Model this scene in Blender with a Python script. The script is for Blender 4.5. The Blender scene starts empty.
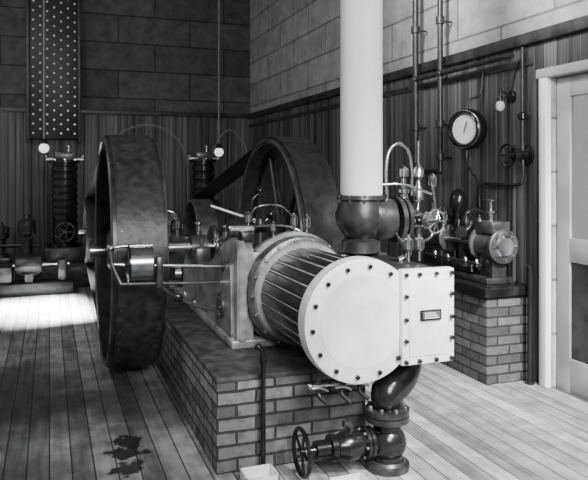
import bpy, bmesh, math, random
from mathutils import Vector, Matrix
random.seed(4)
scene = bpy.context.scene

# ------------------------------------------------------------------ materials
def newmat(name):
    m = bpy.data.materials.new(name); m.use_nodes = True
    nt = m.node_tree; b = nt.nodes.get('Principled BSDF')
    return m, nt, b
def g(v): return (v, v, v*1.015, 1)
def mat(name, c, rough=.5, metal=0, c2=None, scale=6, bump=0, detail=6, stretch=(1,1,1), lo=.35, hi=.65):
    m, nt, b = newmat(name)
    b.inputs['Roughness'].default_value = rough
    b.inputs['Metallic'].default_value = metal
    b.inputs['Base Color'].default_value = g(c)
    if c2 is not None or bump:
        geo = nt.nodes.new('ShaderNodeNewGeometry')
        mp = nt.nodes.new('ShaderNodeMapping'); mp.inputs['Scale'].default_value = stretch
        nt.links.new(geo.outputs['Position'], mp.inputs['Vector'])
        n = nt.nodes.new('ShaderNodeTexNoise'); n.inputs['Scale'].default_value = scale
        n.inputs['Detail'].default_value = detail
        nt.links.new(mp.outputs[0], n.inputs['Vector'])
        if c2 is not None:
            r = nt.nodes.new('ShaderNodeValToRGB')
            r.color_ramp.elements[0].position = lo; r.color_ramp.elements[0].color = g(c)
            r.color_ramp.elements[1].position = hi; r.color_ramp.elements[1].color = g(c2)
            nt.links.new(n.outputs['Fac'], r.inputs['Fac'])
            nt.links.new(r.outputs['Color'], b.inputs['Base Color'])
        if bump:
            bp = nt.nodes.new('ShaderNodeBump'); bp.inputs['Strength'].default_value = bump
            bp.inputs['Distance'].default_value = .02
            nt.links.new(n.outputs['Fac'], bp.inputs['Height'])
            nt.links.new(bp.outputs[0], b.inputs['Normal'])
    return m

def M(nt, op, a, bb=None):
    n = nt.nodes.new('ShaderNodeMath'); n.operation = op
    for i, v in enumerate((a, bb)):
        if v is None: continue
        if isinstance(v, (int, float)): n.inputs[i].default_value = v
        else: nt.links.new(v, n.inputs[i])
    return n.outputs[0]

def brickmat(name, c1, c2, mortar, w, h, ms=.012, rough=.85, noise=.5, nscale=3, bump=.5, offset=.5, wob=0):
    m, nt, b = newmat(name)
    geo = nt.nodes.new('ShaderNodeNewGeometry')
    s = nt.nodes.new('ShaderNodeSeparateXYZ'); nt.links.new(geo.outputs['Position'], s.inputs[0])
    xy = M(nt, 'ADD', s.outputs[0], s.outputs[1])
    cb = nt.nodes.new('ShaderNodeCombineXYZ')
    zz = s.outputs[2]
    if wob:
        nw = nt.nodes.new('ShaderNodeTexNoise'); nw.inputs['Scale'].default_value = 7
        nt.links.new(geo.outputs['Position'], nw.inputs['Vector'])
        d = M(nt, 'MULTIPLY', M(nt, 'SUBTRACT', nw.outputs['Fac'], .5), wob)
        zz = M(nt, 'ADD', zz, d); xy = M(nt, 'ADD', xy, M(nt, 'MULTIPLY', d, 1.5))
    nt.links.new(xy, cb.inputs[0]); nt.links.new(zz, cb.inputs[1])
    br = nt.nodes.new('ShaderNodeTexBrick')
    br.inputs['Scale'].default_value = 1; br.inputs['Brick Width'].default_value = w
    br.inputs['Row Height'].default_value = h; br.inputs['Mortar Size'].default_value = ms
    br.inputs['Mortar Smooth'].default_value = .3
    br.inputs['Color1'].default_value = g(c1); br.inputs['Color2'].default_value = g(c2)
    br.inputs['Mortar'].default_value = g(mortar); br.offset = offset
    nt.links.new(cb.outputs[0], br.inputs['Vector'])
    n = nt.nodes.new('ShaderNodeTexNoise'); n.inputs['Scale'].default_value = nscale; n.inputs['Detail'].default_value = 10
    n.inputs['Roughness'].default_value = .7
    nt.links.new(geo.outputs['Position'], n.inputs['Vector'])
    mr = nt.nodes.new('ShaderNodeMapRange'); mr.inputs['From Min'].default_value = .3; mr.inputs['From Max'].default_value = .7
    mr.inputs['To Min'].default_value = 1-noise; mr.inputs['To Max'].default_value = 1+noise
    nt.links.new(n.outputs['Fac'], mr.inputs['Value'])
    mx = nt.nodes.new('ShaderNodeVectorMath'); mx.operation = 'SCALE'
    nt.links.new(br.outputs['Color'], mx.inputs[0]); nt.links.new(mr.outputs[0], mx.inputs['Scale'])
    nt.links.new(mx.outputs[0], b.inputs['Base Color'])
    b.inputs['Roughness'].default_value = rough
    hh = M(nt, 'SUBTRACT', M(nt, 'MULTIPLY', n.outputs['Fac'], .5), br.outputs['Fac'])
    bp = nt.nodes.new('ShaderNodeBump'); bp.inputs['Strength'].default_value = bump; bp.inputs['Distance'].default_value = .012
    nt.links.new(hh, bp.inputs['Height']); nt.links.new(bp.outputs[0], b.inputs['Normal'])
    return m

def plankmat(name, c1, c2, axis, width, rough, groove=.03, streak=(30, 30, 1.2), streakamt=.6, wear=0, stain_shade=None, gdark=.15):
    """boards: colour varies per board; axis 'X' uses x, 'XY' uses x+y"""
    m, nt, b = newmat(name)
    geo = nt.nodes.new('ShaderNodeNewGeometry')
    s = nt.nodes.new('ShaderNodeSeparateXYZ'); nt.links.new(geo.outputs['Position'], s.inputs[0])
    co = s.outputs[0] if axis == 'X' else M(nt, 'ADD', s.outputs[0], s.outputs[1])
    t = M(nt, 'DIVIDE', co, width)
    idx = M(nt, 'FLOOR', t)
    fr = M(nt, 'FRACT', t)
    wn = nt.nodes.new('ShaderNodeTexWhiteNoise'); wn.noise_dimensions = '1D'
    nt.links.new(idx, wn.inputs['W'])
    mp = nt.nodes.new('ShaderNodeMapping'); mp.inputs['Scale'].default_value = streak
    nt.links.new(geo.outputs['Position'], mp.inputs['Vector'])
    n = nt.nodes.new('ShaderNodeTexNoise'); n.inputs['Scale'].default_value = 1; n.inputs['Detail'].default_value = 8
    nt.links.new(mp.outputs[0], n.inputs['Vector'])
    f = M(nt, 'ADD', M(nt, 'MULTIPLY', wn.outputs['Value'], 1-streakamt), M(nt, 'MULTIPLY', n.outputs['Fac'], streakamt))
    r = nt.nodes.new('ShaderNodeValToRGB')
    r.color_ramp.elements[0].position = .25; r.color_ramp.elements[0].color = g(c1)
    r.color_ramp.elements[1].position = .72; r.color_ramp.elements[1].color = g(c2)
    nt.links.new(f, r.inputs['Fac'])
    # groove
    d = M(nt, 'ABSOLUTE', M(nt, 'SUBTRACT', fr, .5))
    gr = M(nt, 'GREATER_THAN', d, .5-groove)
    fac = M(nt, 'SUBTRACT', 1, M(nt, 'MULTIPLY', gr, 1-gdark))
    if wear:
        for sc_, am in ((1.1, wear), (7, wear*.8)):
            n2 = nt.nodes.new('ShaderNodeTexNoise'); n2.inputs['Scale'].default_value = sc_; n2.inputs['Detail'].default_value = 12
            n2.inputs['Roughness'].default_value = .65
            nt.links.new(geo.outputs['Position'], n2.inputs['Vector'])
            mr = nt.nodes.new('ShaderNodeMapRange'); mr.inputs['From Min'].default_value = .35; mr.inputs['From Max'].default_value = .6
            mr.inputs['To Min'].default_value = 1-am; mr.inputs['To Max'].default_value = 1+am*.25
            nt.links.new(n2.outputs['Fac'], mr.inputs['Value'])
            fac = M(nt, 'MULTIPLY', fac, mr.outputs[0])
    for st in (stain_shade or []):
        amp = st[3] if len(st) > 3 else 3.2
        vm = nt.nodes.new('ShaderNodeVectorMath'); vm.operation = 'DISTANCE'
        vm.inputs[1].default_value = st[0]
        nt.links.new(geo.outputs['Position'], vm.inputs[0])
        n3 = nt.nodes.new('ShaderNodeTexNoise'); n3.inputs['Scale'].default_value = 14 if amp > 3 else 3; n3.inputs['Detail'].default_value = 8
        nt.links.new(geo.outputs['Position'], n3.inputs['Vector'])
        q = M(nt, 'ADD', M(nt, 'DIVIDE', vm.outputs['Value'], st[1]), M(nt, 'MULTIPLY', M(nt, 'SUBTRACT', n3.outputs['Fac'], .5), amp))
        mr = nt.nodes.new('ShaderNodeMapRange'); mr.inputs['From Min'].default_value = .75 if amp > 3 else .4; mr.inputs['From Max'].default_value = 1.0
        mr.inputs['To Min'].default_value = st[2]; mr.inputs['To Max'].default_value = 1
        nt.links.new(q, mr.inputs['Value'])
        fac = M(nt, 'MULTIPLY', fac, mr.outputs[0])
    mx = nt.nodes.new('ShaderNodeVectorMath'); mx.operation = 'SCALE'
    nt.links.new(r.outputs['Color'], mx.inputs[0]); nt.links.new(fac, mx.inputs['Scale'])
    nt.links.new(mx.outputs[0], b.inputs['Base Color'])
    b.inputs['Roughness'].default_value = rough
    bp = nt.nodes.new('ShaderNodeBump'); bp.inputs['Strength'].default_value = .4; bp.inputs['Distance'].default_value = .004
    nt.links.new(M(nt, 'SUBTRACT', n.outputs['Fac'], gr), bp.inputs['Height']); nt.links.new(bp.outputs[0], b.inputs['Normal'])
    return m

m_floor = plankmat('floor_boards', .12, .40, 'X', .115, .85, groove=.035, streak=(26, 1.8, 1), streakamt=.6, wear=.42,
                   stain_shade=[((.44, 4.08, 0), .10, .04), ((.41, 3.92, 0), .10, .05), ((.40, 3.72, 0), .09, .1), ((-.35, 5.2, 0), 1.2, .28, 1.2), ((.55, 4.8, 0), .8, .35, 1.2), ((-.3, 3.3, 0), .8, .4, 1.2)])  # small stains first; the big soft patches paint shade into the left boards
m_wain = plankmat('wainscot_boards', .004, .14, 'XY', .12, .6, groove=.0, streak=(38, 38, .8), streakamt=.72)
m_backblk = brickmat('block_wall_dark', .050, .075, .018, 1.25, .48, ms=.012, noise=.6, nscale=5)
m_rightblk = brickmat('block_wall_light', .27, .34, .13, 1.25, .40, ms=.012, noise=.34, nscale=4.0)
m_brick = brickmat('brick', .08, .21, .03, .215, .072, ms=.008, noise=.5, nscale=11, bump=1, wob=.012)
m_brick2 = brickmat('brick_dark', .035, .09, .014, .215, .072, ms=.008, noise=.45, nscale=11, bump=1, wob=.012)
m_ceil = mat('ceiling_paint', .25, .9, c2=.35, scale=2)
m_trim = mat('dark_trim', .016, .4, c2=.045, scale=8)
m_iron = mat('cast_iron', .012, .34, c2=.032, scale=14, bump=.15)
m_black = mat('black_enamel', .006, .2, c2=.012, scale=9)
m_steel = mat('polished_steel', .62, .2, 1, c2=.45, scale=20)
m_head = mat('turned_head', .66, .45, .15, c2=.84, scale=9, bump=.05, detail=12)
m_frame = mat('frame_paint', .16, .32, .25, c2=.46, scale=8, bump=.15, detail=10)
m_greyiron = mat('grey_iron', .05, .3, .4, c2=.13, scale=9, bump=.1)
m_lag = mat('lagging_strips', .010, .28, 0, c2=.022, scale=10)
m_lagbright = mat('lagging_beads', .45, .35, .3, c2=.25, scale=10)
m_belt = mat('belt_leather', .014, .42, c2=.05, scale=16, bump=.25, detail=12, lo=.35, hi=.75)
m_white = mat('white_lagging', .93, .8, c2=.88, scale=3)
m_knob = mat('porcelain', .7, .2)
m_dial = mat('dial_face', .9, .35, c2=.8, scale=10)
m_jamb = mat('jamb_paint', .9, .5, c2=.82, scale=3)
m_door = mat('door_paint', .26, .5, c2=.40, scale=3)
m_board = mat('slate_board', .006, .45, c2=.016, scale=4)
m_conc = mat('plinth_concrete', .025, .75, c2=.075, scale=12, bump=.4, detail=12)
m_tin = mat('tin_plate', .85, .45, .1, c2=.7, scale=12)
m_wire = mat('galvanised_wire', .22, .5, .1, c2=.14, scale=12)
m_copper = mat('brass_bright', .5, .22, 1, c2=.35, scale=15)
mg, nt, b = newmat('lamp_glass')
b.inputs['Base Color'].default_value = g(.9); b.inputs['Roughness'].default_value = .15
b.inputs['Emission Color'].default_value = g(1); b.inputs['Emission Strength'].default_value = 1.2
m_globe = mg
mp_, nt, b = newmat('window_pane')
b.inputs['Base Color'].default_value = g(.9); b.inputs['Roughness'].default_value = .05; b.inputs['Transmission Weight'].default_value = .9
m_pane = mp_

# ------------------------------------------------------------------ builder
def basis(ax):
    a = Vector(ax).normalized()
    t = Vector((0, 0, 1)) if abs(a.z) < .9 else Vector((0, 1, 0))
    u = t.cross(a).normalized(); v = a.cross(u)
    return a, u, v
class B:
    def __init__(s, name, parent=None):
        s.name = name; s.V = []; s.F = []; s.MI = []; s.mats = []; s.parent = parent
    def mi(s, m):
        if m not in s.mats: s.mats.append(m)
        return s.mats.index(m)
    def add(s, vs, fs, m):
        o = len(s.V); s.V += [Vector(v) for v in vs]; k = s.mi(m)
        for f in fs: s.F.append([i+o for i in f]); s.MI.append(k)
    def addbm(s, bm, m):
        bm.verts.index_update()
        s.add([v.co.copy() for v in bm.verts], [[v.index for v in f.verts] for f in bm.faces], m); bm.free()
    def box(s, c, size, m, bev=0, rot=None):
        bm = bmesh.new(); bmesh.ops.create_cube(bm, size=1)
        bmesh.ops.scale(bm, vec=size, verts=bm.verts)
        if bev: bmesh.ops.bevel(bm, geom=list(bm.edges), offset=bev, segments=2, affect='EDGES', profile=.5)
        mt = Matrix.Translation(c)
        if rot: mt = mt @ rot
        bmesh.ops.transform(bm, matrix=mt, verts=bm.verts); s.addbm(bm, m)
    def bx(s, x0, x1, y0, y1, z0, z1, m, bev=0):
        s.box(((x0+x1)/2, (y0+y1)/2, (z0+z1)/2), (x1-x0, y1-y0, z1-z0), m, bev)
    def lathe(s, o, ax, prof, m, seg=32, closed=False):
        a, u, v = basis(ax); o = Vector(o); vs = []; fs = []
        n = len(prof)
        for t, r in prof:
            for k in range(seg):
                th = 2*math.pi*k/seg
                vs.append(o+a*t+(u*math.cos(th)+v*math.sin(th))*max(r, 1e-4))
        rng = n if closed else n-1
        for i in range(rng):
            j = (i+1) % n
            for k in range(seg):
                k2 = (k+1) % seg
                fs.append([i*seg+k, i*seg+k2, j*seg+k2, j*seg+k])
        if not closed:
            fs.append([k for k in range(seg)][::-1]); fs.append([(n-1)*seg+k for k in range(seg)])
        s.add(vs, fs, m)
    def cyl(s, a, b_, r, m, seg=20, r2=None):
        a = Vector(a); b_ = Vector(b_); L = (b_-a).length
        s.lathe(a, b_-a, [(0, r), (L, r if r2 is None else r2)], m, seg)
    def torus(s, c, ax, R, r, m, seg=36, ss=10):
        prof = [(r*math.sin(2*math.pi*i/ss), R+r*math.cos(2*math.pi*i/ss)) for i in range(ss)]
        s.lathe(c, ax, prof, m, seg, True)
    def sphere(s, c, r, m, ax=(0, 0, 1), sz=1, seg=20):
        n = 12
        s.lathe(c, ax, [(-r*sz*math.cos(math.pi*i/n), r*math.sin(math.pi*i/n)) for i in range(n+1)], m, seg)
    def tube(s, pts, r, m, seg=10, smooth=True, sub=6, rs=None):
        P = [Vector(p) for p in pts]; R = rs or [r]*len(P)
        if smooth and len(P) > 2:
            Q = []; RR = []
            for i in range(len(P)-1):
                p0 = P[max(i-1, 0)]; p1 = P[i]; p2 = P[i+1]; p3 = P[min(i+2, len(P)-1)]
                for k in range(sub):
                    t = k/sub
                    Q.append(.5*((2*p1)+(p2-p0)*t+(2*p0-5*p1+4*p2-p3)*t*t+(3*p1-p0-3*p2+p3)*t**3))
                    RR.append(R[i]*(1-t)+R[i+1]*t)
            Q.append(P[-1]); RR.append(R[-1]); P = Q; R = RR
        vs = []; fs = []; up = None
        for i, p in enumerate(P):
            d = (P[min(i+1, len(P)-1)]-P[max(i-1, 0)]).normalized()
            if up is None: a, u, v = basis(d)
            else:
                u = (up-d*up.dot(d)).normalized(); v = d.cross(u)
            up = u
            for k in range(seg):
                th = 2*math.pi*k/seg
                vs.append(p+(u*math.cos(th)+v*math.sin(th))*R[i])
        for i in range(len(P)-1):
            for k in range(seg):
                k2 = (k+1) % seg
                fs.append([i*seg+k, i*seg+k2, (i+1)*seg+k2, (i+1)*seg+k])
        fs.append(list(range(seg))[::-1]); fs.append([(len(P)-1)*seg+k for k in range(seg)])
        s.add(vs, fs, m)
    def prismYZ(s, pts, x0, x1, m, bev=0):
        bm = bmesh.new()
        a = [bm.verts.new((x0, y, z)) for y, z in pts]; c = [bm.verts.new((x1, y, z)) for y, z in pts]
        n = len(pts); bm.faces.new(a); bm.faces.new(c[::-1])
        for i in range(n): bm.faces.new([a[i], c[i], c[(i+1) % n], a[(i+1) % n]][::-1])
        bmesh.ops.recalc_face_normals(bm, faces=bm.faces)
        if bev: bmesh.ops.bevel(bm, geom=list(bm.edges), offset=bev, segments=2, affect='EDGES')
        s.addbm(bm, m)
    def bolt(s, c, ax, r, h, m):
        s.lathe(c, ax, [(0, r), (h*.75, r), (h, r*.6)], m, 6)
    def boltring(s, c, ax, R, n, r, h, m, ph=0, skip=None):
        a, u, v = basis(ax)
        for k in range(n):
            th = 2*math.pi*k/n+ph
            p = Vector(c)+(u*math.cos(th)+v*math.sin(th))*R
            if skip and skip(p): continue
            s.bolt(p, ax, r, h, m)
    def handwheel(s, c, ax, R, m, n=5, hub=None):
        s.torus(c, ax, R, R*.1, m, 32, 8)
        a, u, v = basis(ax)
        for k in range(n):
            th = 2*math.pi*k/n
            s.cyl(c, Vector(c)+(u*math.cos(th)+v*math.sin(th))*R, R*.07, m, 8)
        s.lathe(Vector(c)-a*R*.15, ax, [(0, R*.2), (R*.3, R*.2)], m, 12)
    def cup(s, x, y, z, k=1.0):      # glass/brass oil cup
        s.cyl((x, y, z), (x, y, z+.05*k), .008*k, m_copper, 10)
        s.lathe((x, y, z+.05*k), (0, 0, 1), [(0, .012*k), (.01*k, .024*k), (.055*k, .024*k), (.065*k, .01*k), (.08*k, .012*k)], m_copper, 16)
    def done(s, ang=38):
        me = bpy.data.meshes.new(s.name)
        lo = Vector([min(v[i] for v in s.V) for i in range(3)]); hi = Vector([max(v[i] for v in s.V) for i in range(3)])
        c = Vector(((lo.x+hi.x)/2, (lo.y+hi.y)/2, lo.z))
        me.from_pydata([v-c for v in s.V], [], s.F)
        for m in s.mats: me.materials.append(m)
        me.polygons.foreach_set('material_index', s.MI)
        bm = bmesh.new(); bm.from_mesh(me); bmesh.ops.recalc_face_normals(bm, faces=bm.faces); bm.to_mesh(me); bm.free()
        me.shade_smooth(); me.set_sharp_from_angle(angle=math.radians(ang)); me.update()
        o = bpy.data.objects.new(s.name, me); scene.collection.objects.link(o); o.location = c
        if s.parent: o.parent = s.parent
        return o
def empty(name):
    e = bpy.data.objects.new(name, None); scene.collection.objects.link(e); e.empty_display_size = .2; return e

# ------------------------------------------------------------------ room
XR, YB, XL, YF, H = 3.5, 12.0, -4.0, -1.5, 5.6
ZW = 2.64
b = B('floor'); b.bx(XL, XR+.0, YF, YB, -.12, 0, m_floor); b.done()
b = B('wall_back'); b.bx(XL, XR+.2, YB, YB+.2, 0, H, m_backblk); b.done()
b = B('wall_right')   # opening for the door Y 3.10..4.02
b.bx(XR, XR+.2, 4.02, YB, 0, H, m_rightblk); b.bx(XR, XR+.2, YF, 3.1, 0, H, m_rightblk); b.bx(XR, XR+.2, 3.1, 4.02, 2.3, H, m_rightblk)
b.done()
b = B('ceiling'); b.bx(XL, XR+.2, 2.0, YB+.2, H, H+.1, m_ceil); b.done()
# wainscot real boards
b = B('trim_1')
x = XL; w = .12
while x < XR-.03:
    b.bx(x+.002, x+w-.002, YB-.022, YB, .0, ZW-.04, m_wain, .006); x += w
b.bx(XL, XR-.03, YB-.06, YB, ZW-.05, ZW+.03, m_trim, .01)
b.done()
b = B('trim_2')
y = YB-.03-w
while y > 4.1:
    b.bx(XR-.022, XR, y+.002, y+w-.002, 0, ZW-.04, m_wain, .006); y -= w
b.bx(XR-.07, XR, 2.98, YB-.03, ZW-.06, ZW+.03, m_trim, .01)
b.bx(XR-.035, XR, 4.2, YB-.03, ZW-.22, ZW-.16, m_trim, .005)
b.done()
b = B('trim_3')
y = 3.0-w
while y > YF+.2:
    b.bx(XR-.022, XR, y+.002, y+w-.002, 0, ZW-.04, m_wain, .006); y -= w
b.bx(XR-.07, XR, YF, 2.97, ZW-.06, ZW+.03, m_trim, .01)
y = 4.19-w
while y > 2.98:
    b.bx(XR-.022, XR, y+.002, y+w-.002, 2.36, ZW-.06, m_wain, .006); y -= w
b.done()
b = B('baseboard_back'); b.bx(XL, XR-.04, YB-.045, YB-.023, 0, .16, m_trim, .004); b.done()
b = B('baseboard_right'); b.bx(XR-.045, XR-.023, 4.2, YB-.06, 0, .16, m_trim, .004); b.done()
# door
b = B('door_1')
b.bx(XR-.05, XR+.0, 4.03, 4.11, 0, 2.30, m_jamb, .008)
b.bx(XR-.05, XR+.0, 2.97, 3.1, 0, 2.30, m_jamb, .008)
b.bx(XR-.055, XR+.0, 2.95, 4.14, 2.3, 2.37, m_door, .008)
b.bx(XR+.03, XR+.075, 3.88, 4.01, .0, 2.29, m_door, .004)
b.bx(XR+.03, XR+.075, 3.11, 3.24, .0, 2.29, m_door, .004)
for z0, z1 in ((0, .25), (.95, 1.12), (2.15, 2.29)):
    b.bx(XR+.03, XR+.075, 3.24, 3.88, z0, z1, m_door, .004)
b.bx(XR+.045, XR+.06, 3.24, 3.88, .25, .95, m_trim)
b.bx(XR+.05, XR+.056, 3.24, 3.88, 1.12, 2.15, m_pane)
b.done()

# ------------------------------------------------------------------ foundation
FX0, FX1, FY0, FY1, FZ = .83, 1.70, 3.47, 6.3, .51
b = B('brick_foundation')
b.bx(FX0, FX1, FY0, FY1, 0, FZ-.03, m_brick, .006)
b.bx(FX0-.004, FX1+.004, FY0-.004, FY1+.004, FZ-.03, FZ, m_conc, .01)
b.done()

# ------------------------------------------------------------------ engine
eng = empty('steam_engine'); eng.location = (1.3, 4.5, .51)
def fin(bb):
    o = bb.done(); o.parent = eng; o.matrix_parent_inverse = Matrix.Translation(-eng.location); return o
CX, CZ = 1.495, .842; YH = 3.08
b = B('cylinder')
b.lathe((CX, YH+.03, CZ), (0, 1, 0), [(0, .27), (.92, .27)], m_black, 64)
ns = 26
for k in range(ns):       # lagging strips with bright beads
    th = 2*math.pi*(k+.5)/ns
    rot = Matrix.Rotation(-th, 4, 'Y')
    c = Vector((CX, YH+.06+.42, CZ)) + rot @ Vector((0, 0, .278))
    b.box(c, (.052, .80, .020), m_lag, .008, rot)
    rot = Matrix.Rotation(-2*math.pi*k/ns, 4, 'Y')
    b.box(Vector((CX, YH+.48, CZ)) + rot @ Vector((0, 0, .281)), (.010, .80, .012), m_lagbright, .002, rot)
# head
b.lathe((CX, YH, CZ), (0, 1, 0), [(0, 0), (0, .302), (.006, .316), (.05, .322), (.085, .322), (.09, .295)], m_head, 96)
b.lathe((CX, YH-.003, CZ), (0, 1, 0), [(0, 0), (0, .236), (.003, .238)], m_head, 96)
b.boltring((CX, YH, CZ), (0, -1, 0), .28, 14, .0125, .022, m_black, .1)
# back flange
b.lathe((CX, 3.92, CZ), (0, 1, 0), [(0, .26), (0, .325), (.012, .35), (.10, .355), (.13, .34), (.14, .2)], m_greyiron, 72)
b.lathe((CX, 3.90, CZ), (0, 1, 0), [(0, .27), (0, .315), (.02, .325)], m_lagbright, 72)
b.boltring((CX, 3.92, CZ), (0, -1, 0), .335, 18, .010, .02, m_steel)
fin(b)
b = B('valve_chest')
b.bx(1.70, 2.00, YH+.02, 3.85, .60, 1.08, m_iron, .02)
b.bx(1.70, 2.015, YH-.03, YH+.03, .60, 1.095, m_head, .012)
b.bx(1.74, 1.97, YH-.036, YH-.02, .645, 1.05, m_head, .004)
for xx in (1.722, 1.80, 1.90, 1.992):
    for zz in (.622, 1.07): b.bolt((xx, YH-.03, zz), (0, -1, 0), .012, .022, m_black)
for zz in (.73, .84, .96):
    for xx in (1.992, 1.722): b.bolt((xx, YH-.03, zz), (0, -1, 0), .012, .022, m_black)
b.bx(1.80, 1.925, YH-.048, YH-.034, .83, .885, m_black, .003)   # nameplate
b.bx(1.81, 1.915, YH-.052, YH-.047, .838, .877, m_greyiron, .001)
for i, zz in enumerate((.845, .857, .869)): b.bx(1.82, 1.905-.01*i, YH-.054, YH-.051, zz-.002, zz+.002, m_tin)
b.bx(1.69, 2.02, 3.80, 3.87, .59, 1.09, m_iron, .012)
b.cyl((1.87, 3.85, .84), (1.87, 4.3, .84), .018, m_steel)
b.lathe((1.87, 3.87, .84), (0, 1, 0), [(0, .06), (.05, .06), (.06, .035), (.1, .035)], m_copper, 20)
b.bx(1.55, 1.72, 3.18, 3.8, .7, 1.0, m_iron, .02)
fin(b)
# bed frame
b = B('bed_frame')
prof = [(4.03, FZ), (4.03, 1.12), (4.10, 1.17), (4.30, 1.17), (4.52, 1.12), (4.72, 1.02), (4.95, .93), (5.25, .88), (5.85, .88), (5.95, .8), (6.0, FZ)]
b.prismYZ(prof, 1.12, 1.20, m_frame, .012)
b.prismYZ(prof, 1.60, 1.67, m_frame, .012)
b.bx(1.05, 1.69, 4.0, 6.05, FZ, FZ+.05, m_frame, .01)
b.bx(1.16, 1.62, 4.06, 4.36, .6, 1.10, m_greyiron, .02)
# flange pad & cylinder seat
b.prismYZ([(3.99, FZ+.04), (3.99, 1.13), (4.04, 1.17), (4.08, 1.17), (4.08, FZ+.04)], 1.085, 1.15, m_frame, .01)
b.lathe((CX, 4.05, CZ), (0, 1, 0), [(0, .34), (.03, .37), (.09, .37), (.12, .30)], m_frame, 64)
# sloping buttress web on the near side
b.prismYZ([(4.08, FZ+.04), (4.10, 1.02), (4.2, 1.02), (4.5, .80), (4.78, FZ+.12), (4.82, FZ+.04)], 1.07, 1.12, m_frame, .01)
for yy in (4.1, 4.35, 4.65, 4.95, 5.3, 5.7): b.bolt((1.085, yy, FZ+.05), (0, 0, 1), .018, .03, m_steel)
b.lathe((1.075, 4.34, .72), (-1, 0, 0), [(0, .085), (.02, .085), (.025, .07)], m_greyiron, 28)
b.boltring((1.053, 4.34, .72), (-1, 0, 0), .06, 6, .008, .012, m_steel)
for xx in (1.12, 1.60):       # main bearings
    b.bx(xx-.02, xx+.11, 5.33, 5.67, .84, .99, m_greyiron, .02)
    b.lathe((xx-.03, 5.5, .98), (1, 0, 0), [(0, .10), (.13, .10)], m_greyiron, 28)
    b.cyl((xx+.04, 5.5, 1.08), (xx+.04, 5.5, 1.15), .025, m_copper)
    b.sphere((xx+.04, 5.5, 1.17), .03, m_copper)
    for yy in (5.38, 5.62): b.cyl((xx+.04, yy, .98), (xx+.04, yy, 1.06), .014, m_steel)
fin(b)
b = B('running_gear')
b.cyl((.30, 5.5, .98), (2.24, 5.5, .98), .055, m_steel, 28)
b.cyl((CX-.1, 4.36, CZ+.05), (CX-.1, 4.7, CZ+.05), .03, m_steel)
b.bx(CX-.19, CX-.01, 4.62, 4.80, CZ-.05, CZ+.15, m_steel, .015)
b.tube([(CX-.1, 4.75, CZ+.05), (CX-.1, 5.4, CZ+.22)], .035, m_steel, smooth=False)
b.lathe((CX-.06, 5.5, .98), (1, 0, 0), [(0, .05), (0, .22), (.07, .22), (.07, .05)], m_greyiron, 40)
b.lathe((1.26, 5.5, .98), (1, 0, 0), [(0, .05), (0, .15), (.05, .15), (.05, .05)], m_steel, 40)  # eccentric
b.torus((1.285, 5.5, .98), (1, 0, 0), .155, .02, m_copper)
b.tube([(1.285, 5.36, 1.04), (1.285, 4.9, 1.14), (1.285, 4.45, 1.22)], .017, m_steel)
b.tube([(1.285, 4.45, 1.22), (1.6, 4.3, 1.20), (1.87, 4.28, .86)], .014, m_steel)
b.tube([(1.16, 4.9, .98), (1.16, 4.6, 1.12), (1.16, 4.3, 1.22), (1.16, 4.12, 1.24)], .012, m_steel)
b.lathe((1.06, 4.12, 1.235), (1, 0, 0), [(0, .02), (.01, .03), (.16, .03), (.17, .02)], m_steel, 16)
b.bx(1.13, 1.21, 4.06, 4.18, 1.16, 1.22, m_iron, .01)
# oil cups on the crosshead guide and cylinder end
for xx, yy, zz, k in ((1.2, 4.15, 1.22, 1), (1.5, 4.12, 1.19, 1.1), (1.35, 4.10, 1.17, .9), (1.62, 4.2, 1.165, 1.2), (1.17, 4.62, 1.07, 1), (1.63, 4.6, 1.07, 1)):
    b.cup(xx, yy, zz, k)
b.tube([(1.2, 4.15, 1.3), (1.25, 4.1, 1.38), (1.4, 4.1, 1.38), (1.5, 4.12, 1.30)], .006, m_copper)
fin(b)
# governor
b = B('flyball_governor')
gx, gy, gz = 1.40, 4.55, 1.2
b.lathe((gx, gy, 1.0), (0, 0, 1), [(0, .09), (.03, .09), (.05, .05), (.18, .038), (.2, .06), (.22, .06)], m_iron, 24)
b.bx(1.16, 1.64, gy-.05, gy+.05, .98, 1.03, m_iron, .01)
b.cyl((gx, gy, gz), (gx, gy, gz+.26), .012, m_black)
for sx in (-1, 1):
    b.tube([(gx, gy, gz+.25), (gx+sx*.05, gy, gz+.21), (gx+sx*.075, gy, gz+.12)], .009, m_black)
    b.sphere((gx+sx*.08, gy, gz+.10), .038, m_black)
    b.tube([(gx+sx*.08, gy, gz+.10), (gx+sx*.05, gy, gz+.06), (gx, gy, gz+.04)], .006, m_steel)
b.lathe((gx, gy, gz+.02), (0, 0, 1), [(0, .04), (.05, .03)], m_iron, 16)
b.sphere((gx, gy, gz+.27), .022, m_black)
b.tube([(gx, gy, gz+.05), (gx-.15, gy+.1, gz+.1), (gx-.32, gy+.15, gz+.16)], .009, m_tin)
fin(b)
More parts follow.
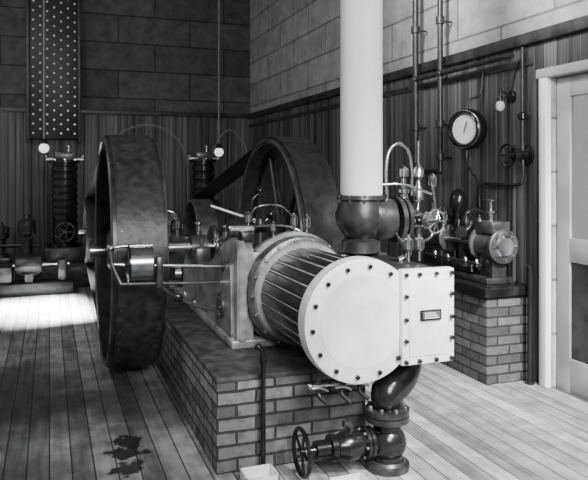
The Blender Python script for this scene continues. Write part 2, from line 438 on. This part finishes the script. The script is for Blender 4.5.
# governor / valve drive drum left of the frame
b = B('drive_drum_gear')
b.lathe((.46, 4.34, 1.02), (1, 0, 0), [(0, .02), (0, .098), (.008, .105), (.15, .105), (.158, .098), (.158, .02)], m_steel, 40)
b.lathe((.445, 4.34, 1.02), (1, 0, 0), [(0, .03), (.02, .118), (.03, .118), (.03, .03)], m_black, 40)
b.cyl((.38, 4.34, 1.02), (1.14, 4.34, .97), .014, m_steel)
b.cyl((.42, 4.32, .90), (1.10, 4.40, .86), .011, m_steel)
b.tube([(.36, 4.36, 1.11), (.37, 4.35, 1.02), (.42, 4.32, .90)], .014, m_greyiron)
b.tube([(.36, 4.36, 1.11), (.42, 4.36, 1.13), (.62, 4.36, 1.13)], .008, m_steel)
b.sphere((.36, 4.36, 1.12), .024, m_steel)
b.bx(.64, .68, 4.30, 4.37, .86, 1.06, m_greyiron, .008)
b.tube([(.66, 4.36, .88), (.75, 4.4, .80), (.9, 4.42, .72), (1.08, 4.43, .66)], .013, m_greyiron)
b.lathe((.76, 4.345, .945), (1, 0, 0), [(0, .014), (.0, .03), (.04, .03), (.04, .014)], m_steel, 16)
b.box((.8, 4.42, .77), (.05, .05, .05), m_black, .01)
for zz in (.97, .86):
    b.lathe((1.08, 4.36 if zz > .9 else 4.4, zz), (1, 0, 0), [(0, .035), (.04, .035)], m_greyiron, 16)
fin(b)
# drain cocks below the cylinder
b = B('drain_cocks')
for xx, yy in ((1.30, 3.2), (1.42, 3.18), (1.53, 3.2)):
    b.cyl((xx, yy, .60), (xx, yy, .48), .012, m_iron); b.sphere((xx, yy, .50), .026, m_iron)
    b.tube([(xx-.05, yy-.03, .50), (xx, yy-.03, .50), (xx+.04, yy-.03, .48)], .007, m_steel)
    b.tube([(xx, yy, .48), (xx, yy-.01, .45), (xx+.03, yy-.05, .42)], .012, m_iron)
b.cyl((1.24, 3.17, .515), (1.6, 3.17, .50), .007, m_steel)
b.sphere((1.24, 3.17, .515), .015, m_steel)
fin(b)

# ------------------------------------------------------------------ flywheels
def flywheel(name, x0, x1, yc, zc, R, spokes=6, mt=m_iron, t=.05, ph=.3):
    b = B(name)
    xm = (x0+x1)/2; wd = x1-x0
    b.lathe((x0, yc, zc), (1, 0, 0), [(0, R), (wd*.5, R+.006), (wd, R), (wd, R-t), (wd*.55, R-t), (wd*.55, R-t-.05), (wd*.45, R-t-.05), (wd*.45, R-t), (0, R-t)], mt, 96, True)
    for e in (0, wd):
        b.torus((x0+e, yc, zc), (1, 0, 0), R-t*.45, t*.28, m_greyiron, 96, 8)
    hb = R*.17
    b.lathe((xm-wd*.42, yc, zc), (1, 0, 0), [(0, .056), (0, hb*.8), (.02, hb), (wd*.84-.02, hb), (wd*.84, hb*.8), (wd*.84, .056)], mt, 32, True)
    for k in range(spokes):
        th = 2*math.pi*k/spokes+ph
        d = Vector((0, math.cos(th), math.sin(th)))
        n = 6; c = Vector((xm, yc, zc))
        b.tube([c+d*hb*.8, c+d*(R*.5), c+d*(R-t-.03)], .04, mt, 12, rs=[R*.06, R*.045, R*.04])
    return b.done()
flywheel('flywheel', .40, .76, 5.5, .985, .895)
flywheel('flywheel', 1.75, 2.07, 5.5, .985, .905, ph=.1)
def belt(name, x0, x1, c1, R1, c2, R2, th=.007):
    b = B(name)
    d = (c2[0]-c1[0], c2[1]-c1[1]); L = math.hypot(*d); a = math.atan2(d[1], d[0]); be = math.acos((R1-R2)/L)
    def loop(off):
        pts = []
        n = 60
        for i in range(n+1):
            t = a+be+(2*math.pi-2*be)*i/n
            pts.append((c1[0]+(R1+off)*math.cos(t), c1[1]+(R1+off)*math.sin(t)))
        for i in range(25):
            t = a-be+2*be*i/24
            pts.append((c2[0]+(R2+off)*math.cos(t), c2[1]+(R2+off)*math.sin(t)))
        return pts
    i_, o_ = loop(.008), loop(.008+th); n = len(i_)
    vs = []
    for x in (x0, x1):
        for L_ in (i_, o_): vs += [(x, y, z) for y, z in L_]
    fs = []
    for k in range(n):
        k2 = (k+1) % n
        fs.append([k, k2, 2*n+k2, 2*n+k]); fs.append([n+k, 3*n+k, 3*n+k2, n+k2])
        fs.append([k, n+k, n+k2, k2]); fs.append([2*n+k, 2*n+k2, 3*n+k2, 3*n+k])
    b.add(vs, fs, m_belt)
    for t in [i*.2+.1 for i in range(32)]:   # lacing rivets on the strap joints
        for xx in (x0+.03, x1-.03):
            y = c1[0]+(R1+.008+th)*math.cos(t); z = c1[1]+(R1+.008+th)*math.sin(t)
            dd = (t-a+math.pi) % (2*math.pi)-math.pi
            if abs(dd) > be: b.lathe((xx, y, z), (0, math.cos(t), math.sin(t)), [(0, .008), (.003, .006)], m_greyiron, 8)
    return b.done()
belt('drive_belt', .425, .735, (5.5, .985), .895, (8.7, .87), .40)
belt('drive_belt', 1.775, 2.045, (5.5, .985), .905, (8.7, .87), .40)
# countershaft with pulleys
b = B('countershaft')
for x0, x1 in ((.41, .75), (1.76, 2.06)):
    w_ = x1-x0
    b.lathe((x0, 8.7, .87), (1, 0, 0), [(0, .395), (w_*.5, .4), (w_, .395), (w_, .365), (0, .365)], m_iron, 56, True)
    b.lathe((x0+.05, 8.7, .87), (1, 0, 0), [(0, .04), (0, .08), (w_-.1, .08), (w_-.1, .04)], m_iron, 24, True)
    for k in range(5):
        th = k*2*math.pi/5+.4; c = Vector(((x0+x1)/2, 8.7, .87)); d = Vector((0, math.cos(th), math.sin(th)))
        b.tube([c+d*.06, c+d*.37], .024, m_iron, smooth=False)
b.cyl((.34, 8.7, .87), (2.5, 8.7, .87), .04, m_steel)
for xx in (.92, 1.5, 2.35):
    b.prismYZ([(8.42, 0), (8.98, 0), (8.94, .06), (8.80, .2), (8.77, .80), (8.63, .80), (8.60, .2), (8.46, .06)], xx-.06, xx+.06, m_iron, .01)
    b.lathe((xx-.08, 8.7, .87), (1, 0, 0), [(0, .085), (.16, .085)], m_greyiron, 24)
    b.cyl((xx, 8.7, .95), (xx, 8.7, 1.02), .015, m_copper); b.sphere((xx, 8.7, 1.04), .028, m_copper)
b.done()
# small band-wheel pump between the flywheels
b = B('air_pump')
b.lathe((1.46, 7.3, .88), (1, 0, 0), [(0, .42), (.2, .42), (.2, .38), (0, .38)], m_greyiron, 64, True)
b.torus((1.46, 7.3, .88), (1, 0, 0), .40, .018, m_greyiron, 64, 8)
b.lathe((1.48, 7.3, .88), (1, 0, 0), [(0, .03), (0, .08), (.16, .08), (.16, .03)], m_iron, 24, True)
for k in range(6):
    th = k*math.pi/3+.2; c = Vector((1.56, 7.3, .88)); d = Vector((0, math.cos(th), math.sin(th)))
    b.tube([c+d*.06, c+d*.39], .022, m_iron, smooth=False)
b.cyl((1.05, 7.3, .88), (1.74, 7.3, .88), .032, m_steel)
b.bx(1.06, 1.38, 6.6, 8.1, 0, .55, m_iron, .03)
b.bx(1.12, 1.32, 7.18, 7.42, .55, .94, m_greyiron, .03)
b.lathe((1.22, 6.62, .78), (0, 1, 0), [(0, .05), (0, .14), (.03, .17), (.35, .17), (.38, .14), (.38, .05)], m_greyiron, 32)
b.boltring((1.22, 6.625, .78), (0, -1, 0), .12, 8, .012, .02, m_steel)
b.bx(1.15, 1.29, 6.68, 6.95, .5, .64, m_iron, .02)
b.lathe((1.22, 7.7, .55), (0, 0, 1), [(0, .12), (.05, .12), (.1, .07), (.3, .06), (.34, .1), (.5, .1), (.56, .04)], m_iron, 24)
b.tube([(1.22, 6.8, .95), (1.22, 6.8, 1.1), (1.15, 6.8, 1.2), (.95, 6.85, 1.2), (.9, 6.9, 1.0), (.9, 6.9, 0)], .02, m_steel)
b.cup(1.22, 7.25, .94, 1.4)
b.cup(1.22, 6.75, .95, 1.4)
b.done()

# ------------------------------------------------------------------ white steam pipe & throttle
PX, PY = 1.84, 3.82
b = B('lagged_steam_pipe')
b.lathe((PX, PY, 1.456), (0, 0, 1), [(0, .128), (.01, .132), (H-1.46, .132)], m_white, 48)
b.done()
b = B('throttle_valve')
b.lathe((PX, PY, 1.455), (0, 0, -1), [(0, .150), (.025, .155), (.035, .14), (.06, .145), (.12, .165), (.19, .155), (.24, .12), (.27, .09), (.285, .12), (.31, .12), (.355, .12)], m_iron, 48)
b.tube([(PX, PY, 1.34), (PX+.1, PY-.03, 1.31), (PX+.20, PY-.05, 1.31)], .1, m_iron, 24, rs=[.14, .135, .12])
b.lathe((PX+.20, PY-.05, 1.30), (1, 0, 0), [(0, .145), (.03, .145), (.034, .12), (.04, .12), (.045, .145), (.07, .145), (.08, .09), (.14, .07), (.18, .05)], m_iron, 36)
b.boltring((PX+.27, PY-.05, 1.30), (1, 0, 0), .12, 8, .012, .02, m_steel)
b.boltring((PX, PY, 1.455), (0, 0, -1), .143, 10, .012, .05, m_steel)
b.cyl((PX+.36, PY-.05, 1.30), (PX+.48, PY-.05, 1.30), .014, m_steel)
b.handwheel((PX+.48, PY-.05, 1.30), (1, -.5, 0), .09, m_iron)
b.lathe((PX+.33, PY-.1, 1.30), (.2, -1, 0), [(0, .05), (.08, .04), (.1, .055), (.12, .055), (.13, .02), (.17, .012)], m_copper, 20)
b.handwheel((PX+.365, PY-.28, 1.30), (.2, -1, 0), .07, m_steel)
b.lathe((PX+.27, PY-.05, 1.40), (0, 0, 1), [(0, .03), (.06, .03), (.07, .045), (.09, .045), (.1, .02), (.16, .018), (.17, .035), (.22, .035), (.24, .01)], m_copper, 20)
b.tube([(PX+.16, PY-.05, 1.40), (PX+.15, PY-.05, 1.6), (PX+.17, PY-.05, 1.73), (PX+.24, PY-.05, 1.78), (PX+.31, PY-.05, 1.72), (PX+.33, PY-.05, 1.6), (PX+.33, PY-.05, 1.45)], .011, m_steel)
b.tube([(PX+.2, PY-.1, 1.2), (PX+.22, PY-.2, 1.12), (PX+.15, PY-.3, 1.1), (PX+.1, PY-.3, 1.08)], .02, m_copper)
b.tube([(PX+.1, PY-.05, 1.52), (PX+.25, PY-.09, 1.52), (PX+.45, PY-.09, 1.46)], .009, m_steel)
# sight-feed lubricator
b.lathe((PX+.42, PY+.02, 1.40), (0, 0, 1), [(0, .01), (.02, .035), (.09, .035), (.11, .02), (.15, .02), (.17, .04), (.22, .035), (.25, .01)], m_copper, 20)
b.tube([(PX+.42, PY+.02, 1.6), (PX+.42, PY+.02, 1.8)], .007, m_steel, smooth=False)
b.tube([(PX+.33, PY-.05, 1.36), (PX+.40, PY, 1.34), (PX+.42, PY+.02, 1.41)], .009, m_steel)
b.tube([(PX+.5, PY-.02, 1.5), (PX+.52, PY-.02, 1.35), (PX+.5, PY-.02, 1.2), (PX+.4, PY-.05, 1.15), (PX+.25, PY-.1, 1.16)], .011, m_copper)
b.lathe((PX+.5, PY-.02, 1.5), (0, 0, 1), [(0, .02), (.02, .03), (.07, .03), (.09, .012)], m_copper, 16)
for dx, dz in ((.15, 1.09), (.08, 1.09)):
    b.cup(PX+dx, PY-.45, dz, 1.2)
b.tube([(PX+.15, PY-.45, 1.16), (PX+.19, PY-.4, 1.22), (PX+.22, PY-.3, 1.2), (PX+.25, PY-.2, 1.22)], .008, m_steel)
b.done()

# ------------------------------------------------------------------ exhaust pipe and stop valve
EX, EY = 1.72, 3.25
b = B('exhaust_pipe')
b.tube([(1.87, 3.42, .63), (1.87, 3.40, .56), (1.82, 3.32, .48), (EX, EY, .40), (EX, EY, .33), (EX, EY, .2), (EX, EY, .0)], .1, m_black, 28, rs=[.14, .14, .12, .09, .075, .075, .085])
b.lathe((EX, EY, .26), (0, 0, 1), [(0, .08), (0, .12), (.028, .12), (.032, .1), (.036, .12), (.064, .12), (.064, .08)], m_iron, 36)
b.boltring((EX, EY, .324), (0, 0, 1), .1, 8, .012, .02, m_greyiron)
b.lathe((EX, EY, .0), (0, 0, 1), [(0, .12), (.03, .12), (.035, .1), (.05, .09)], m_iron, 36)
b.sphere((EX, EY, .14), .105, m_black)
# horizontal branch with stop valve
b.cyl((EX, EY, .15), (1.30, EY, .15), .048, m_black)
b.lathe((1.62, EY, .15), (-1, 0, 0), [(0, .085), (.02, .085), (.022, .07), (.026, .085), (.045, .085), (.05, .06), (.09, .075), (.15, .08), (.2, .06), (.21, .07), (.24, .07), (.25, .03), (.36, .022)], m_black, 32)
b.boltring((1.575, EY, .15), (-1, 0, 0), .072, 6, .009, .014, m_greyiron)
b.cyl((1.26, EY, .15), (1.20, EY, .15), .01, m_steel)
b.handwheel((1.225, EY, .15), (-1, 0, 0), .118, m_black)
b.tube([(1.50, EY, .2), (1.50, EY, .25), (1.46, EY, .27)], .018, m_iron)
b.done()
# lever rod against foundation front
b = B('shutoff_rod')
b.tube([(1.07, 3.42, 0), (1.07, 3.42, .35), (1.07, 3.42, .56), (1.065, 3.42, .64), (1.045, 3.42, .67)], .014, m_black, 12)
b.lathe((1.07, 3.42, .0), (0, 0, 1), [(0, .035), (.02, .035), (.03, .02)], m_black, 16)
b.sphere((1.042, 3.42, .67), .02, m_black)
b.lathe((1.07, 3.42, .58), (0, 0, 1), [(0, .02), (.04, .02)], m_black, 12)
b.done()
# drip trays
for x0, x1, y0, y1 in ((.93, 1.10, 3.24, 3.38), (1.32, 1.50, 3.00, 3.12)):
    b = B('drip_tray')
    b.bx(x0, x1, y0, y1, 0, .006, m_tin)
    b.bx(x0, x1, y0, y0+.006, 0, .06, m_tin); b.bx(x0, x1, y1-.006, y1, 0, .06, m_tin)
    b.bx(x0, x0+.006, y0, y1, 0, .06, m_tin); b.bx(x1-.006, x1, y0, y1, 0, .06, m_tin)
    b.done()

# ------------------------------------------------------------------ right-hand pedestal & pump
b = B('brick_pedestal')
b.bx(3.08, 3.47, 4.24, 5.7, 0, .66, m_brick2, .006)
b.bx(3.04, 3.475, 4.20, 5.74, .66, .735, m_black, .012)
b.done()
b = B('duplex_steam_pump')
z0 = .735; ax = 3.26
b.bx(3.14, 3.38, 4.32, 5.55, z0, z0+.05, m_iron, .012)
for yy, rr, L in ((4.26, .115, .30), (4.98, .10, .42)):
    b.lathe((ax, yy, 1.03), (0, 1, 0), [(0, .02), (0, rr), (.01, rr+.018), (.035, rr+.018), (.04, rr-.01), (L-.04, rr-.01), (L-.035, rr+.018), (L-.01, rr+.018), (L, rr), (L, .02)], m_greyiron, 36)
    b.bx(ax-.07, ax+.07, yy+.06, yy+L-.06, z0+.04, .96, m_iron, .02)
    b.boltring((ax, yy, 1.03), (0, -1, 0), rr-.015, 8, .009, .014, m_steel)
b.lathe((ax, 4.245, 1.03), (0, 1, 0), [(0, .01), (0, .07), (.015, .085)], m_steel, 28)
for xx in (-.06, .06): b.cyl((ax+xx, 4.54, 1.03), (ax+xx, 5.0, 1.03), .013, m_steel)
b.cyl((ax, 4.54, 1.03), (ax, 5.0, 1.03), .022, m_steel)
b.bx(ax-.05, ax+.05, 4.70, 4.78, .78, 1.20, m_iron, .012)
b.bx(ax-.085, ax+.085, 4.30, 4.52, 1.12, 1.22, m_greyiron, .02)     # steam chest
b.bx(ax-.08, ax+.08, 5.03, 5.34, 1.10, 1.22, m_iron, .02)
b.lathe((ax, 4.88, 1.10), (0, 0, 1), [(0, .05), (.06, .04), (.10, .03), (.14, .05), (.20, .07), (.27, .072), (.33, .05), (.36, .01)], m_black, 28)   # air chamber
b.lathe((ax-.02, 4.41, 1.21), (0, 0, 1), [(0, .03), (.06, .03), (.07, .05), (.09, .05), (.1, .02), (.17, .018)], m_copper, 20)
b.handwheel((ax-.02, 4.41, 1.38), (0, 0, 1), .05, m_iron)
b.lathe((ax-.14, 4.62, 1.12), (-.7, -.7, 0), [(0, .045), (.03, .05), (.04, .045)], m_copper, 24)
b.tube([(ax-.03, 4.64, 1.2), (ax-.06, 4.62, 1.16), (ax-.12, 4.62, 1.12)], .012, m_copper)
b.tube([(ax, 4.75, 1.18), (ax-.05, 4.70, 1.26), (ax-.03, 4.6, 1.3), (ax-.02, 4.43, 1.27)], .012, m_steel)
b.bx(ax-.1, ax-.03, 4.55, 4.95, .80, .86, m_steel, .01)
b.cyl((ax-.12, 4.4, .88), (ax-.12, 5.2, .88), .012, m_copper)
for yy in (4.45, 4.6, 4.85, 5.05): b.lathe((ax-.12, yy, .86), (0, 0, 1), [(0, .018), (.04, .022), (.06, .01)], m_copper, 12)
for yy in (4.5, 4.68, 4.97, 5.1): b.cup(ax-.06, yy, 1.12, 1.1)
b.tube([(ax, 5.38, 1.05), (ax, 5.62, 1.05), (ax, 5.68, 1.12), (ax, 5.70, 1.28)], .026, m_iron)
b.cyl((ax, 5.38, 1.05), (ax, 5.52, 1.05), .05, m_iron)
b.handwheel((ax-.12, 5.0, 1.25), (-1, -.5, .2), .065, m_steel)
b.cyl((ax-.12, 5.0, 1.25), (ax, 5.06, 1.2), .012, m_steel)
b.done()
# ------------------------------------------------------------------ wall fixtures on right wall
b = B('pressure_gauge')
c = Vector((3.31, 4.83, 1.96)); n = Vector((-.93, -.36, -.02)).normalized()
b.lathe(c-n*.07, n, [(0, .05), (.0, .14), (.02, .168), (.06, .176), (.10, .172), (.13, .15), (.135, .135), (.12, .122), (.10, .118)], m_black, 48)
b.torus(c+n*.045, n, .155, .009, m_steel, 48, 8)
b.lathe(c+n*.034, n, [(0, .0), (0, .119), (.002, .119)], m_dial, 48)
for k in range(20):
    a_, u_, v_ = basis(n); th = math.pi*2*k/20
    p = c+n*.037+(u_*math.cos(th)+v_*math.sin(th))*.1
    b.lathe(p, n, [(0, .004), (.001, .004)], m_black, 6)
b.cyl(c+n*.045+Vector((0, 0, -.03)), c+n*.045+Vector((.01, -.03, .07)), .004, m_black, 8)
b.tube([c-n*.06, c+Vector((.1, .03, 0)), Vector((XR-.03, 4.90, 1.95))], .03, m_iron)
b.tube([c+Vector((0, 0, -.17)), c+Vector((0, 0, -.28)), c+Vector((.06, .02, -.36)), c+Vector((.12, .02, -.45)), (XR-.04, 4.88, 1.2)], .012, m_iron)
b.tube([c+Vector((0, 0, .17)), c+Vector((.03, 0, .25)), c+Vector((.12, -.02, .3)), (XR-.05, 4.8, 2.45)], .010, m_iron)
b.done()
b = B('sconce_lamp')
b.lathe((XR-.023, 4.45, 2.20), (-1, 0, 0), [(0, .05), (.02, .045), (.03, .02)], m_black, 20)
b.tube([(XR-.04, 4.45, 2.20), (XR-.12, 4.45, 2.24), (XR-.14, 4.45, 2.19)], .01, m_iron)
b.lathe((XR-.14, 4.45, 2.2), (0, 0, -1), [(0, .018), (.04, .022)], m_black, 16)
b.sphere((XR-.14, 4.45, 2.125), .036, m_knob, sz=1.25)
b.tube([(XR-.03, 4.45, 2.25), (XR-.03, 4.40, 2.4), (XR-.05, 4.30, 2.5)], .006, m_iron)
b.done()
b = B('angle_stop_valve')
b.lathe((XR-.024, 4.27, 1.73), (-1, 0, 0), [(0, .08), (.02, .08), (.03, .04), (.09, .035), (.1, .055), (.13, .055), (.14, .02), (.18, .015)], m_black, 28)
b.handwheel((XR-.20, 4.27, 1.73), (-1, -.2, 0), .085, m_black, 6)
b.cyl((XR-.07, 4.27, 1.73), (XR-.07, 4.27, 2.02), .018, m_iron)
b.lathe((XR-.07, 4.27, 2.0), (0, 0, 1), [(0, .02), (.01, .035), (.05, .035), (.06, .02)], m_black, 16)
b.cyl((XR-.07, 4.27, 2.02), (XR-.07, 4.27, 2.56), .014, m_iron)
b.tube([(XR-.07, 4.27, 1.73), (XR-.07, 4.27, 1.55), (XR-.07, 4.35, 1.5), (XR-.07, 4.75, 1.5), (XR-.07, 4.82, 1.45), (XR-.07, 4.82, 1.3)], .014, m_iron)
b.done()
b = B('riser_pipes')
for yy, r, zb in ((5.76, .03, 1.3), (5.32, .026, 1.6)):
    b.cyl((XR-.14, yy, zb), (XR-.14, yy, H), r, m_iron)
    for zz in (zb+.1, 2.0, 2.95, 4.2):
        b.lathe((XR-.14, yy, zz), (0, 0, 1), [(0, r), (.005, r+.014), (.07, r+.014), (.075, r)], m_iron, 16)
        b.cyl((XR-.14, yy, zz+.03), (XR-.02, yy, zz+.03), .01, m_iron)
b.cyl((XR-.14, 5.76, 1.6), (XR-.14, 5.32, 1.6), .026, m_iron)
b.cyl((XR-.14, 5.76, 2.5), (XR-.14, 4.3, 2.5), .022, m_iron)
b.sphere((XR-.14, 5.76, 2.5), .04, m_iron); b.sphere((XR-.14, 5.32, 2.5), .038, m_iron)
b.handwheel((XR-.26, 5.54, 1.6), (-1, 0, 0), .08, m_iron); b.cyl((XR-.26, 5.54, 1.6), (XR-.14, 5.54, 1.6), .014, m_iron)
b.done()
b = B('floor_drain_pipes')
for yy in (4.16, ):
    b.tube([(XR-.09, yy, 0), (XR-.09, yy, .4), (XR-.09, yy, .82), (XR-.10, yy+.0, .9)], .02, m_black)
    b.lathe((XR-.09, yy, .0), (0, 0, 1), [(0, .035), (.02, .035), (.03, .02)], m_black, 16)
b.done()

# ------------------------------------------------------------------ background machinery
b = B('machine_plinth')
b.bx(-1.2, .80, 9.75, 11.6, 0, .30, m_conc, .02)
b.done()
def vertical_unit(name, x, y, zb, hgt, r):
    b = B(name)
    b.bx(x-r*1.5, x+r*1.5, y-r*1.4, y+r*1.4, zb, zb+.22, m_iron, .02)
    z1 = zb+.22
    prof = [(0, r*1.25), (.05, r*1.25), (.06, r*.9)]
    L = hgt-.22-.2; n = 11
    for i in range(n):
        t = .08+(L-.1)*i/n; dt = (L-.1)/n
        prof += [(t, r*.9), (t+dt*.15, r), (t+dt*.75, r), (t+dt*.9, r*.9)]
    prof += [(L, r*.9), (L+.01, r*1.2), (L+.05, r*1.2), (L+.06, r*.5)]
    b.lathe((x, y, z1), (0, 0, 1), prof, m_black, 36)
    b.boltring((x, y, z1+L+.05), (0, 0, 1), r*1.05, 8, .016, .03, m_steel)
    zt = z1+L+.05
    b.bx(x-r*.75, x+r*.75, y-r*.6, y+r*.6, zt, zt+.12, m_greyiron, .02)
    for sx in (-1, 1):
        b.cyl((x+sx*r*1.35, y-.05, zb+.2), (x+sx*r*1.35, y-.05, zt+.02), .016, m_iron, 10)
        b.sphere((x+sx*r*1.35, y-.05, zt+.05), .03, m_copper)
    b.cyl((x-r*1.4, y-.05, zt+.01), (x+r*1.4, y-.05, zt+.01), .02, m_tin, 10)
    b.handwheel((x, y-r*1.7, zb+.45), (0, -1, 0), .13, m_iron)
    b.cyl((x, y-r*1.7, zb+.45), (x, y-r*.8, zb+.45), .02, m_iron)
    b.lathe((x+r*.3, y, zt+.12), (0, 0, 1), [(0, .02), (.06, .02), (.07, .05), (.09, .05), (.1, .02)], m_copper, 16)
    return b.done()
vertical_unit('vertical_compressor', .21, 10.35, .302, 1.62, .185)
vertical_unit('vertical_compressor', 2.28, 10.45, 0, 1.95, .175)
b = B('oil_pump')
for x, y, h_ in ((-.30, 10.3, .62), (-.66, 10.5, .5)):
    b.bx(x-.14, x+.14, y-.14, y+.14, .302, .38, m_iron, .01)
    b.lathe((x, y, .38), (0, 0, 1), [(0, .11), (.04, .11), (.06, .07), (h_*.5, .07), (h_*.55, .12), (h_*.85, .12), (h_*.9, .05), (h_, .03)], m_iron, 24)
    b.handwheel((x, y-.2, .75), (0, -1, 0), .09, m_iron); b.cyl((x, y-.2, .75), (x, y, .75), .015, m_iron)
b.cyl((-.66, 10.4, .55), (-.12, 10.3, .55), .03, m_iron)
b.done()
b = B('horizontal_bed_machine')      # low dark machine along the left behind flywheel
b.bx(-1.0, .30, 9.3, 9.66, 0, .16, m_iron, .02)
b.bx(-.9, -.45, 9.35, 9.6, .16, .38, m_iron, .03)
b.lathe((-.42, 9.48, .38), (1, 0, 0), [(0, .04), (0, .12), (.03, .14), (.3, .14), (.33, .12), (.33, .04)], m_iron, 28)
b.bx(-.3, -.2, 9.4, 9.56, .16, .3, m_iron)
b.cyl((-.45, 9.48, .38), (.25, 9.48, .38), .025, m_steel)
b.bx(.1, .22, 9.4, 9.56, .16, .45, m_iron, .02)
b.done()
b = B('overhead_pipe_arch')
pts = []
for k in range(13):
    th = math.pi*(1.0-k/12)
    pts.append((1.52+.68*math.cos(th), 11.3, 1.68+.70*math.sin(th)))
pts = [(.84, 11.3, 0), (.84, 11.3, .8)]+pts+[(2.20, 11.3, .8), (2.20, 11.3, 0)]
b.tube(pts, .013, m_wire, 8)
b.tube([(2.62, 11.3, 0), (2.62, 11.3, 1.7), (2.70, 11.3, 2.1), (2.9, 11.3, 2.32), (3.1, 11.3, 2.2), (3.25, 11.3, 1.8), (3.25, 11.3, 0)], .012, m_wire, 8)
b.done()
# knob board
b = B('switchboard_panel')
b.bx(-.32, .46, YB-.16, YB-.08, 2.15, 5.4, m_board, .01)
b.bx(-.36, -.31, YB-.2, YB-.07, 2.1, 5.45, m_trim, .005); b.bx(.45, .49, YB-.2, YB-.07, 2.1, 5.45, m_trim, .005)
for zz in (2.4, 5.0): b.bx(-.3, .4, YB-.09, YB-.0, zz, zz+.06, m_trim)
for i in range(7):
    for j in range(20):
        p = (-.25+i*.108, YB-.16, 2.24+j*.155+(.07 if i % 2 else 0))
        b.lathe(p, (0, -1, 0), [(0, .012), (.01, .016), (.025, .020), (.035, .012)], m_knob, 10)
b.done()
def pendant(x, y, z):
    b = B('pendant_lamp')
    b.cyl((x, y, z+.1), (x, y, H), .012, m_wire, 8)
    b.lathe((x, y, z+.04), (0, 0, 1), [(0, .03), (.03, .045), (.07, .03), (.09, .012)], m_black, 16)
    b.sphere((x, y, z), .068, m_globe)
    b.lathe((x, y, H), (0, 0, -1), [(0, .06), (.03, .05), (.04, .015)], m_black, 16)
    b.done()
pendant(-.07, 9.9, 1.93); pendant(2.40, 9.9, 1.90)

# ------------------------------------------------------------------ lights
def aim(o, t): o.rotation_euler = (Vector(t)-o.location).to_track_quat('-Z', 'Y').to_euler()
def area(name, loc, tgt, sx, sy, e, spread=180):
    l = bpy.data.lights.new(name, 'AREA'); l.shape = 'RECTANGLE'; l.size = sx; l.size_y = sy; l.energy = e; l.spread = math.radians(spread)
    o = bpy.data.objects.new(name, l); scene.collection.objects.link(o); o.location = loc; aim(o, tgt); return o
def spot(name, loc, tgt, e, ang, blend, r=.3):
    l = bpy.data.lights.new(name, 'SPOT'); l.energy = e; l.spot_size = math.radians(ang); l.spot_blend = blend; l.shadow_soft_size = r
    o = bpy.data.objects.new(name, l); scene.collection.objects.link(o); o.location = loc; aim(o, tgt); return o
area('front_fill', (.9, -1.3, 3.2), (1.9, 5, .8), 1.6, 1.6, 130, 110)  # added soft light from behind the camera; no window is built
spot('right_floor_spot', (2.5, -.8, 4.8), (3.05, 3.4, 0), 7500, 40, .85, .5)  # added spot to brighten the right floor and cylinder head
spot('upper_wall_spot', (.2, 3.0, 4.6), (3.5, 4.3, 3.9), 2600, 60, .9, .4)  # added spot inside the room to whiten the upper right wall
area('left_patch_light', (-1.3, 8.0, 5.0), (-.1, 8.35, 0), 1.3, .7, 330, 9)  # added narrow area light for the bright floor patch; ceiling has no opening
area('room_fill', (-2.5, 6.5, 4.8), (1.5, 9, .5), 3, 3, 100)
w = bpy.data.worlds.new('world'); scene.world = w; w.use_nodes = True
w.node_tree.nodes['Background'].inputs[0].default_value = (1, 1, 1, 1); w.node_tree.nodes['Background'].inputs[1].default_value = .30

cam = bpy.data.cameras.new('camera'); co = bpy.data.objects.new('camera', cam); scene.collection.objects.link(co)
co.location = (0, 0, 1.6); co.rotation_euler = (math.radians(90), 0, math.radians(-20))
cam.sensor_width = 36; cam.lens = 672/588*36; cam.shift_y = -68/588
scene.camera = co
